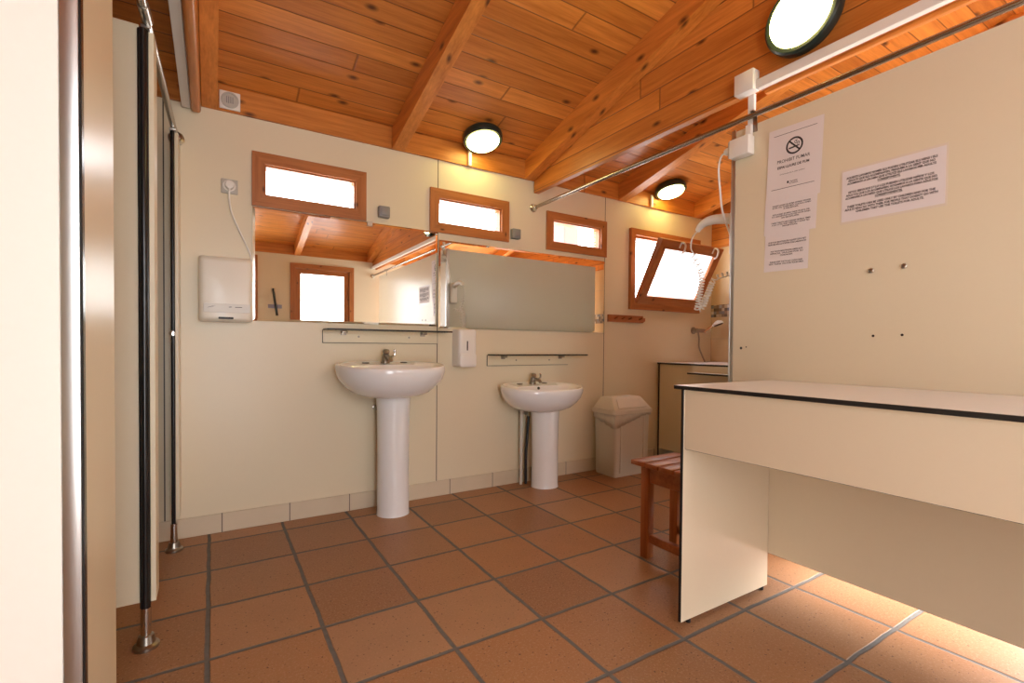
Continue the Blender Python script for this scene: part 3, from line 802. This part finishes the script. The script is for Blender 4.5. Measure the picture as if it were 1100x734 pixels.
s1 = washbasin('taller white pedestal washbasin below the left mirror', .875, .895, 2.715, .304, .275, .846, 2.690, .093)
s2 = washbasin('lower white pedestal washbasin below the right mirror, near the bin', 1.938, 1.984, 2.725, .298, .240, .686, 2.700, .097, True, .92)
# supply pipes
bm = B()
tube(bm, spline([(1.86, YW - .05, .0005), (1.86, YW - .05, .3), (1.86, YW - .05, .52)], 4), .012, 10)
obj('waste_pipe', bm, 'bin', s2)
bm = B(); tube(bm, spline([(1.895, YW - .06, .001), (1.888, YW - .07, .2), (1.90, YW - .07, .36), (1.91, YW - .065, .48)], 8), .010, 10); obj('flexible_hose', bm, 'rubber', s2, 40, 'black flexible hose')
bm = B(); lathe(bm, (1.885, YW - .0005, .51), (0, -1, 0), [(0, .02), (.01, .02), (.012, .012), (.05, .012), (.052, .018), (.07, .018), (.071, 0)], 16); obj('stop_valve', bm, 'old_chrome', s2)
bm = B(); lathe(bm, (.835, YW - .0005, .60), (0, -1, 0), [(0, .016), (.008, .016), (.01, .009), (.04, .009), (.042, .014), (.055, .014), (.056, 0)], 16); obj('stop_valve', bm, 'old_chrome', s1)
bm = B(); tube(bm, spline([(.852, YW - .035, .02), (.853, YW - .035, .3), (.850, YW - .035, .58)], 5), .007, 10); obj('flexible_hose', bm, 'rubber', s1, 40, 'dark flexible hose')

# ------------------------------------------------------------------ wall fittings
hdry = thing('hand_dryer', 'ivory wall mounted hand dryer left of the mirrors with a cord to the socket', 'hand dryer', (.063, YW, 1.08))
dx0, dx1, dz0, dz1, dy = -.058, .181, 1.082, 1.412, YW - .105
bm = B()
def rrect(x0, x1, z0, z1, r, y, k=5):
    pts = []
    for cx, cz, a0 in ((x1 - r, z1 - r, 0), (x0 + r, z1 - r, 90), (x0 + r, z0 + r, 180), (x1 - r, z0 + r, 270)):
        for i in range(k + 1):
            a = math.radians(a0 + 90 * i / k); pts.append(Vector((cx + math.cos(a) * r, y, cz + math.sin(a) * r)))
    return pts
rings = [rrect(dx0, dx1, dz0 + .004, dz1, .018, YW - .0005), rrect(dx0, dx1, dz0 + .004, dz1, .018, YW - .055), rrect(dx0 + .004, dx1 - .004, dz0 + .006, dz1 - .005, .02, YW - .085), rrect(dx0 + .013, dx1 - .013, dz0 + .012, dz1 - .016, .022, dy + .004), rrect(dx0 + .024, dx1 - .024, dz0 + .022, dz1 - .03, .02, dy)]
ringed(bm, rings); obj('casing', bm, 'dryer', hdry, 50)
bm = bx(dx0 + .022, dx1 - .014, dy - .003, dy + .004, dz0 + .048, dz0 + .092, .0015, 1); lb = obj('label_band', bm, 'tin', hdry, 35, 'pale label band with small black marks')
bm = B()
def yquad(bm, p, y):
    bm.faces.new([bm.verts.new((x, y, z)) for x, z in p])
zc = dz0 + .072
for k in range(3): yquad(bm, [(dx0 + .034 + k * .008, zc - .004 + k * .001), (dx0 + .062 + k * .004, zc + .006), (dx0 + .066 + k * .004, zc + .0085), (dx0 + .046 + k * .008, zc + .002)], dy - .0034 - k * .0001)
obj('emblem', bm, 'ink', lb, 0); bm = B()
for x0, x1 in ((.130, .142), (.157, .188)): yquad(bm, [(dx0 + x0, zc + .002), (dx0 + x1, zc + .003), (dx0 + x1, zc + .006), (dx0 + x0, zc + .005)], dy - .0033)
obj('printed_marks', bm, 'ink', lb, 0)
bm = B(); box(bm, dx0 + .085, dx0 + .15, dy - .004, dy + .012, dz0 + .016, dz0 + .026, .002, 1); obj('air_outlet', bm, 'black_edge', hdry)
bm = B(); lathe(bm, (.078, YW - .0125, 1.788), (0, -1, 0), [(0, .0215), (.012, .0215), (.022, .018), (.024, 0)], 20); obj('plug', bm, 'white_plastic', hdry)
bm = B(); tube(bm, spline([(.078, YW - .028, 1.770), (.076, YW - .022, 1.73), (.085, YW - .014, 1.66), (.115, YW - .010, 1.58), (.150, YW - .010, 1.50), (.174, YW - .012, 1.44), (.176, YW - .018, 1.405)], 8), .0048, 8); obj('power_cord', bm, 'white_plastic', hdry)
so = thing('electrical_socket', 'square grey wall socket above the hand dryer', 'socket', (.078, YW, 1.785))
obj('socket_plate', bx(.041, .116, YW - .0105, YW - .0005, 1.748, 1.822, .003, 2), 'socket_grey', so)
bm = B(); lathe(bm, (.078, YW - .0108, 1.788), (0, -1, 0), [(0, .029), (.0012, .029), (.0014, .024)], 24); obj('socket_ring', bm, 'plastic', so)

def switch(label, x0, x1, z0, z1):
    e = thing('light_switch', label, 'light switch', ((x0 + x1) / 2, YW, z0), 'grey light switches')
    obj('switch_box', bx(x0, x1, YW - .038, YW - .0005, z0, z1, .007, 3), 'grey_plastic', e)
    obj('rocker', bx(x0 + .012, x1 - .012, YW - .044, YW - .0385, z0 + .013, z1 - .012, .002, 2), 'grey_plastic', e)
switch('grey surface light switch between the first and second high windows', .847, .915, 1.738, 1.806)
switch('grey surface light switch between the second and third high windows', 1.785, 1.853, 1.728, 1.796)

ve = thing('smoke_detector', 'square white plate with a round grille at the top of the back wall', 'vent', (.08, YW, 2.215))
obj('plate', bx(.034, .127, YW - .0265, YW - .0145, 2.172, 2.262, .003, 2), 'plastic', ve)
bm = B(); lathe(bm, (.0805, YW - .0268, 2.217), (0, -1, 0), [(0, .040), (.006, .040), (.007, .034), (.003, .033), (.003, 0)], 28); obj('round_grille', bm, 'socket_grey', ve)
for k in range(4):
    bm = bx(.064 + k * .009, .068 + k * .009, YW - .0345, YW - .0302, 2.201, 2.233); obj('slot', bm, 'grey_plastic', ve, 0)

sd = thing('soap_dispenser', 'white wall soap dispenser between the two washbasins', 'soap dispenser', (1.41, YW, .84))
bm = B(); rings = [rrect(1.345, 1.475, .842, 1.083, .010, YW - .0005), rrect(1.345, 1.475, .842, 1.083, .012, YW - .075), rrect(1.350, 1.470, .846, 1.080, .014, YW - .095), rrect(1.358, 1.462, .853, 1.074, .014, YW - .100)]
ringed(bm, rings); obj('casing', bm, 'white_plastic', sd, 50)
obj('level_window', bx(1.402, 1.410, YW - .1018, YW - .0995, .945, 1.005, .0008, 1), 'dark', sd, 0, 'narrow dark level slot')
bm = B(); rings = [rrect(1.352, 1.468, .838, .925, .014, YW - .096), rrect(1.352, 1.468, .838, .925, .014, YW - .106), rrect(1.360, 1.460, .844, .920, .012, YW - .110)]
ringed(bm, rings); obj('push_plate', bm, 'white_plastic', sd, 50)

cr = thing('coat_rail', 'short dark wooden coat rail on the back wall under the tilted window', 'coat rail', (2.9, YW, 1.2))
bm = B(); prism(bm, [(2.708, YW - .001, 1.178), (2.708, YW - .022, 1.178), (3.095, YW - .022, 1.178), (3.118, YW - .018, 1.193), (3.118, YW - .018, 1.222), (3.118, YW - .001, 1.222), (3.118, YW - .001, 1.193), (3.095, YW - .001, 1.178)][:1] + [(2.708, YW - .022, 1.178), (3.095, YW - .022, 1.178), (3.095, YW - .001, 1.178)], (0, 0, .058))
prism(bm, [(3.0952, YW - .001, 1.180), (3.0952, YW - .022, 1.180), (3.120, YW - .022, 1.195), (3.120, YW - .001, 1.195)], (0, 0, .026))
obj('board', bm, 'bench_x', cr, 0)
for x in (2.77, 2.85, 2.93, 3.05):
    bm = B(); cyl(bm, (x, YW - .0222, 1.207), (x, YW - .060, 1.218), .008, .009, 12); obj('peg', bm, 'bench_x', cr)

# ------------------------------------------------------------------ bin
bn = thing('swing_bin', 'beige plastic swing lid bin with liner in the corner by the back wall', 'bin', (2.725, 2.71, 0))
bX0, bX1, bY0, bY1 = 2.535, 2.905, 2.605, 2.835
bm = B()
def brect(k, z, r=.02):
    w, d = (bX1 - bX0) / 2 * k, (bY1 - bY0) / 2 * k; cx, cy = (bX0 + bX1) / 2, (bY0 + bY1) / 2
    pts = []
    for sx, sy, a0 in ((1, 1, 0), (-1, 1, 90), (-1, -1, 180), (1, -1, 270)):
        for i in range(5):
            a = math.radians(a0 + 22.5 * i); pts.append(Vector((cx + sx * (w - r) + math.cos(a) * r, cy + sy * (d - r) + math.sin(a) * r, z)))
    return pts
ringed(bm, [brect(.93, .001), brect(.95, .02), brect(1.0, .478)]); 
obj('body', bm, 'bin', bn, 40)
for x in (2.60, 2.84):
    bm = bx(x - .008, x + .008, bY0 - .002, bY0 + .014, .03, .44, .003, 2); obj('rib', bm, 'bin', bn)
# liner: skirt hanging lower at the near corner
bm = B(); N = 64; top = []; bot = []
import math as _m
def rectpt(t, g):
    w, d = bX1 - bX0 + 2 * g, bY1 - bY0 + 2 * g; per = 2 * (w + d); s = t * per; x, y = bX0 - g, bY0 - g
    if s < w: return x + s, y
    s -= w
    if s < d: return x + w, y + s
    s -= d
    if s < w: return x + w - s, y + d
    s -= w
    return x, y + d - s
for i in range(N):
    t = i / N; x, y = rectpt(t, .006); x2, y2 = rectpt(t, .008 + .003 * math.sin(i * 1.7))
    dd = math.hypot(x - bX0, y - bY0)
    top.append(Vector((x, y, .492))); low = .366 + min(dd, .30) * .30 + .004 * math.sin(i * 2.3)
    bot.append(Vector((x2, y2, low)))
mid = [a.lerp(b, .5) + Vector((0, 0, 0)) for a, b in zip(top, bot)]
inner_top = [Vector((a.x * .985 + .015 * 2.72, a.y * .985 + .015 * 2.72, .493)) for a in top]
ringed(bm, [top, mid, bot], 0, False, False)
sol = obj('bin_liner', bm, 'bag', bn, 60, 'crinkled pale bin liner hanging out under the lid')
md = sol.modifiers.new('thickness', 'SOLIDIFY'); md.thickness = .0015
bm = B()
ringed(bm, [brect(1.12, .474, .022), brect(1.125, .480, .022), brect(1.11, .500, .022)], 0)
obj('lid_rim', bm, 'lid', bn, 40)
bm = B(); x0, x1, y0, y1 = bX0 - .012, bX1 + .012, bY0 - .008, bY1 + .008
a = [(x0, y0, .5005), (x1, y0, .5005), (x1, y1, .5005), (x0, y1, .5005)]; t = [(x0 + .045, y0 + .075, .592), (x1 - .045, y0 + .075, .592), (x1 - .045, y1 - .045, .592), (x0 + .045, y1 - .045, .592)]
A = [bm.verts.new(p) for p in a]; T = [bm.verts.new(p) for p in t]
bm.faces.new(A); bm.faces.new(T)
for i in range(4): bm.faces.new((A[i], A[(i + 1) % 4], T[(i + 1) % 4], T[i]))
bmesh.ops.bevel(bm, geom=list(bm.edges), offset=.008, segments=3, profile=.5, affect='EDGES')
lid = obj('lid', bm, 'lid', bn, 40)
# swing flap lying in the front slope
n0 = Vector((0, -.092, .075)).normalized()
fa = Vector((x0 + .05, y0 + .012, .514)); fb = Vector((x1 - .05, y0 + .012, .514)); fc = Vector((x1 - .075, y0 + .062, .576)); fd = Vector((x0 + .075, y0 + .062, .576))
bm = B(); prism(bm, [p + n0 * .0015 for p in (fa, fb, fc, fd)], n0 * .005); obj('swing_flap', bm, 'lid', lid, 0)

# ------------------------------------------------------------------ stool
st = thing('slatted_stool', 'small reddish wooden stool with slatted seat beside the end of the counter', 'stool', (1.83, 1.44, 0))
SX0, SX1, SY0, SY1, SZ = 1.665, 1.975, 1.205, 1.605, .452
ns = 5; sw = (SY1 - SY0 - .006 * (ns - 1)) / ns
for i in range(ns):
    y = SY0 + i * (sw + .006); obj('slat', bx(SX0, SX1, y, y + sw, SZ - .022, SZ, .004, 2), 'bench_x', st)
for x in (SX0 + .035, SX1 - .075):
    for y in (SY0 + .03, SY1 - .075):
        obj('leg', bx(x, x + .042, y, y + .045, .0005, SZ - .0225, .004, 2), 'bench_z', st)
for x in (SX0 + .043, SX1 - .067): 
    obj('apron_rail', bx(x, x + .022, SY0 + .0755, SY1 - .0755, SZ - .10, SZ - .0225, .003, 1), 'bench_x', st)
    obj('stretcher', bx(x, x + .024, SY0 + .0755, SY1 - .0755, .075, .115, .003, 1), 'bench_x', st)
for y in (SY0 + .04, SY1 - .063): obj('apron_rail', bx(SX0 + .0775, SX1 - .0755, y, y + .022, SZ - .10, SZ - .0225, .003, 1), 'bench_x', st)

# ------------------------------------------------------------------ bath counter in the far corner
bc = thing('bath_counter', 'cream bath counter with black edges in the far right corner', 'counter', (3.65, 2.5, 0))
obj('worktop', hpl(3.285, XR - .006, 1.85, YW - .012, .832, .845), ['desk_top', 'black_edge'], bc, 0)
obj('front_panel', hpl(3.305, 3.318, 1.86, YW - .028, .10, .8315), ['cream', 'black_edge'], bc, 0)
obj('end_panel', hpl(3.300, XR - .006, YW - .0275, YW - .0125, .012, .8315), ['cream', 'black_edge'], bc, 0)
obj('end_panel', hpl(3.3185, XR - .006, 1.862, 1.875, .012, .8315), ['cream', 'black_edge'], bc, 0)
obj('step_shelf', hpl(3.20, 3.3045, 1.87, 2.50, .765, .778), ['desk_top', 'black_edge'], bc, 0, 'narrow black edged ledge on the counter front')
hs = thing('hand_shower', 'chrome hand shower on the back wall above the bath counter', 'shower', (3.8, YW, 1.12))
bm = B(); lathe(bm, (3.770, YW - .0005, 1.132), (0, -1, 0), [(0, .032), (.008, .032), (.012, .022), (.045, .020), (.05, .014)], 20); tube(bm, [(3.775, YW - .04, 1.132), (3.86, YW - .055, 1.130)], .017, 12); obj('holder', bm, 'old_chrome', hs)
bm = B(); tube(bm, spline([(3.835, YW - .072, 1.115), (3.90, YW - .09, 1.165), (3.935, YW - .13, 1.205)], 6), .010, 12); hh = obj('handle', bm, 'chrome', hs)
bm = B(); lathe(bm, (3.935, YW - .13, 1.218), (.12, -.35, -.9), [(-.004, .012), (.006, .034), (.022, .047), (.034, .047)], 24); hd2 = obj('shower_head', bm, 'white_plastic', hs)
bm = B(); d = Vector((.12, -.35, -.9)).normalized(); lathe(bm, Vector((3.935, YW - .13, 1.218)) + d * .0342, d, [(0, .042), (.004, .040), (.0042, 0)], 24); obj('spray_face', bm, 'rubber', hd2, 35, 'dark spray face')
bm = B(); tube(bm, spline([(3.785, YW - .045, 1.115), (3.79, YW - .05, 1.06), (3.80, YW - .045, .98), (3.84, YW - .05, .90), (3.865, YW - .06, .846)], 8), .007, 8); obj('hose', bm, 'old_chrome', hs)

# ------------------------------------------------------------------ cubicles on the left
CX = -.165
np_ = thing('cubicle_partition', 'tall white panel at the near left edge with a steel end strip', 'partition', (CX, .93, 0), 'cubicle panels')
obj('front_panel', bx(-.1765, CX + .0085, .914, 1.157, .02, 2.50), 'cream', np_, 0)  # panels and strip run higher than seen, to keep light off the left ceiling
obj('side_panel', bx(XL + .005, -.181, .9015, .9145, .02, 2.50, .001, 1), 'white_panel', np_, 0)
bm = B(); box(bm, -.1805, -.1592, .900, .9125, .004, 2.505, .0015, 2); obj('edge_strip', bm, 'strip_steel', np_, 35, 'wide satin steel end strip')
bm = B(); box(bm, -.1590, -.1560, .898, .9135, .004, 2.505, .001, 1); obj('strip_lip', bm, 'black_gloss', np_, 0, 'dark lip of the steel strip')

dv = thing('cubicle_partition', 'cream cubicle divider seen through the opening behind the near white panel', 'partition', (-.8, 1.9, 0), 'cubicle panels')
obj('panel', bx(XL + .005, -.193, 1.90, 1.913, .147, 1.968, .001, 1), 'cream', dv, 0)
for x in (-1.2,):
    bm = B(); cyl(bm, (x, 1.9065, .0005), (x, 1.9065, .1465), .012); obj('foot', bm, 'steel', dv)

def post(label, x, y, pil, ztop=1.955, bw=.028):
    e = thing('cubicle_post', label, 'post', (x, y, 0), 'cubicle posts')
    bm = B(); box(bm, x - .001 - bw, x - .001, y - .010, y + .012, .13, ztop, .003, 2); cyl(bm, (x - bw / 2, y - .006, .131), (x - bw / 2, y - .006, ztop), bw * .39, n=20)
    obj('post_profile', bm, 'black_gloss', e, 35)
    bm = B(); cyl(bm, (x - bw / 2, y, .006), (x - bw / 2, y, .1295), .0145, n=18); ft = obj('foot_tube', bm, 'chrome', e, 40, 'steel foot tube')
    bm = B(); lathe(bm, (x - bw / 2, y, .0005), (0, 0, 1), [(0, .036), (.010, .036), (.016, .026), (.040, .021), (.042, .0148)], 24); obj('floor_flange', bm, 'old_chrome', ft, 40)
    if pil:
        obj('pilaster', bx(x - .0005, x + .0135, y - .006, pil, .147, ztop - .005, .0008, 1), 'cream', e, 0, 'cream pilaster strip')
    bm = B(); box(bm, x - .020, x + .006, y - .016, y + .016, ztop + .0003, ztop + .012, .002, 1); cyl(bm, (x - .003, y, ztop + .0122), (x - .003, y, 1.967), .007); obj('rail_bracket', bm, 'steel', e)
    return e
p1 = post('near black edged cubicle post with a steel foot on the tiles', -.168, 1.90, 1.985)
p2 = post('farther black edged cubicle post standing close to the back wall', -.146, 2.728, YW - .002, bw=.016)
bm = B(); lathe(bm, (-.156, 2.711, 1.02), (0, -1, 0), [(0, .006), (.018, .006), (.02, .012), (.032, .012), (.034, 0)], 16); obj('door_knob', bm, 'chrome', p2)
rl = thing('cubicle_rail', 'steel tube rail over the left cubicle posts fixed to the back wall', 'rail', (-.165, YW, 1.98))
bm = B(); cyl(bm, (-.188, 1.165, 1.980), (-.148, YW - .004, 1.980), .0125, n=16); obj('tube', bm, 'rod_steel', rl)
bm = B(); lathe(bm, (-.148, YW - .0005, 1.980), (0, -1, 0), [(0, .034), (.006, .034), (.012, .022), (.03, .018), (.032, .0127)], 24); obj('flange', bm, 'old_chrome', rl)
bm = B(); cyl(bm, (-.1732, 1.80, 1.980), (-.1700, 1.89, 1.980), .0155, n=16); obj('sleeve', bm, 'old_chrome', rl)
tag(obj('cable_trunking', bx(-.125, -.0875, YF + .02, YW - .0165, 2.135, 2.175, .002, 1), 'white_plastic', None, 0), 'white cable trunking beside the wooden beam over the left cubicles', 'trunking')

# ------------------------------------------------------------------ lamps
def lamp(label, c, nrm, r, group='round bulkhead lamps'):
    e = thing('bulkhead_lamp', label, 'lamp', c, group); c = Vector(c); n_ = Vector(nrm).normalized()
    bm = B(); lathe(bm, c + n_ * .0012, n_, [(0, r * .92), (.012, r * .99), (.034, r), (.046, r * .985), (.052, r * .93), (.050, r * .83)], 48)
    obj('housing', bm, 'lamp_green', e, 40, 'dark green lamp ring')
    bm = B(); lathe(bm, c + n_ * .0505, n_, [(0, r * .82), (.006, r * .81), (.016, r * .74), (.023, r * .52), (.0265, r * .25), (.027, 0)], 48)
    obj('diffuser', bm, 'lamp', e, 60, 'glowing round diffuser')
    return e
nb = (0, -SL, -1)
def on_roof(x, y): return (x, y, roof(y))
l1 = lamp('round ceiling lamp above the second high window, glowing', on_roof(1.475, 2.735), nb, .128)
l2 = lamp('round ceiling lamp near the tilted window in the far right corner', on_roof(3.27, 2.75), nb, .128)
l3 = lamp('large round lamp on the boarded beam above the partition', (1.974, 1.012, 2.256), (-1, 0, 0), .142)
for l, x in ((l1, 1.452), (l2, 3.175)):
    obj('conduit', bx(x - .011, x + .011, YW - .034, YW - .0145, 2.162, 2.262, .002, 1), 'plastic', l)

# ------------------------------------------------------------------ front wall fittings (seen in the mirror)
fh = thing('door_pull', 'black bar handle on the wall beside the mirrored window', 'handle', (.70, YF, 1.5))
bm = B(); cyl(bm, (.675, YF + .035, 1.70), (.725, YF + .035, 1.35), .014); obj('grip', bm, 'black_gloss', fh)
for x, z in ((.682, 1.65), (.718, 1.40)):
    bm = B(); cyl(bm, (x, YF + .0005, z), (x, YF + .036, z), .008); obj('standoff', bm, 'black_gloss', fh)
tag(obj('wall_label', bx(.62, .785, YF + .0005, YF + .0025, 1.445, 1.495), 'blue_label', None, 0), 'small blue and white sticker on the front wall under the black bar', 'sticker')

# ------------------------------------------------------------------ world, lights, camera
w = bpy.data.worlds.new('sky'); SC.world = w; w.use_nodes = True
bg = w.node_tree.nodes['Background']; bg.inputs[0].default_value = (.97, .98, 1.0, 1); bg.inputs[1].default_value = 7.5
def portal(name, loc, rot, sx, sy):
    l = bpy.data.lights.new(name, 'AREA'); l.shape = 'RECTANGLE'; l.size = sx; l.size_y = sy; l.cycles.is_portal = True
    o = bpy.data.objects.new(name, l); COL.objects.link(o); o.location = loc; o.rotation_euler = rot
def cw(w_): return ((w_[0] + w_[1]) / 2, (w_[2] + w_[3]) / 2, w_[1] - w_[0] - .1, w_[3] - w_[2] - .1)
for i, q in enumerate((W1, W2, W3, W4)):
    x, z, a, b = cw(q); portal('window_portal', (x, YW + WT + .01, z), (-PI / 2, 0, 0), a, b)
x, z, a, b = cw(FW); portal('window_portal', (x, YF - WT - .01, z), (PI / 2, 0, 0), a, b)
portal('added_door_portal', (XR + .14, (DR[0] + DR[1]) / 2, DR[3] / 2), (0, PI / 2, 0), DR[3], DR[1] - DR[0])
portal('added_door_portal', ((DF[0] + DF[1]) / 2, YF - WT - .01, DF[3] / 2), (PI / 2, 0, 0), DF[1] - DF[0], DF[3])
s = bpy.data.lights.new('sun', 'SUN'); s.energy = 9.5; s.angle = math.radians(7.0); s.color = (1, .95, .90)
so_ = bpy.data.objects.new('sun', s); COL.objects.link(so_)
d = Vector((-1.0, .25, -.93)); so_.rotation_euler = d.to_track_quat('-Z', 'Y').to_euler(); so_.location = (8, -2, 6)

cam = bpy.data.cameras.new('camera'); co = bpy.data.objects.new('camera', cam); COL.objects.link(co); SC.camera = co
F = 517.341; cam.sensor_width = 36; cam.sensor_fit = 'HORIZONTAL'; cam.lens = F * 36 / 1100
cam.shift_x = (550 - 544.517) / 1100; cam.shift_y = (381.285 - 367) / 1100
yaw, pitch, roll = .549406286, -.0175156354, .00822126230
cy, sy = math.cos(yaw), math.sin(yaw)
f = Vector((sy * math.cos(pitch), cy * math.cos(pitch), math.sin(pitch))); r0 = Vector((cy, -sy, 0)); u0 = r0.cross(f)
r_ = r0 * math.cos(roll) + u0 * math.sin(roll); u_ = -r0 * math.sin(roll) + u0 * math.cos(roll)
mw = Matrix((r_, u_, -f)).transposed().to_4x4(); mw.translation = (0, 0, .9731)
co.matrix_world = mw; cam.clip_start = .02
vs = SC.view_settings; vs.view_transform = 'Standard'; vs.look = 'None'; vs.gamma = 1; vs.exposure = 0.6; vs.use_curve_mapping = False
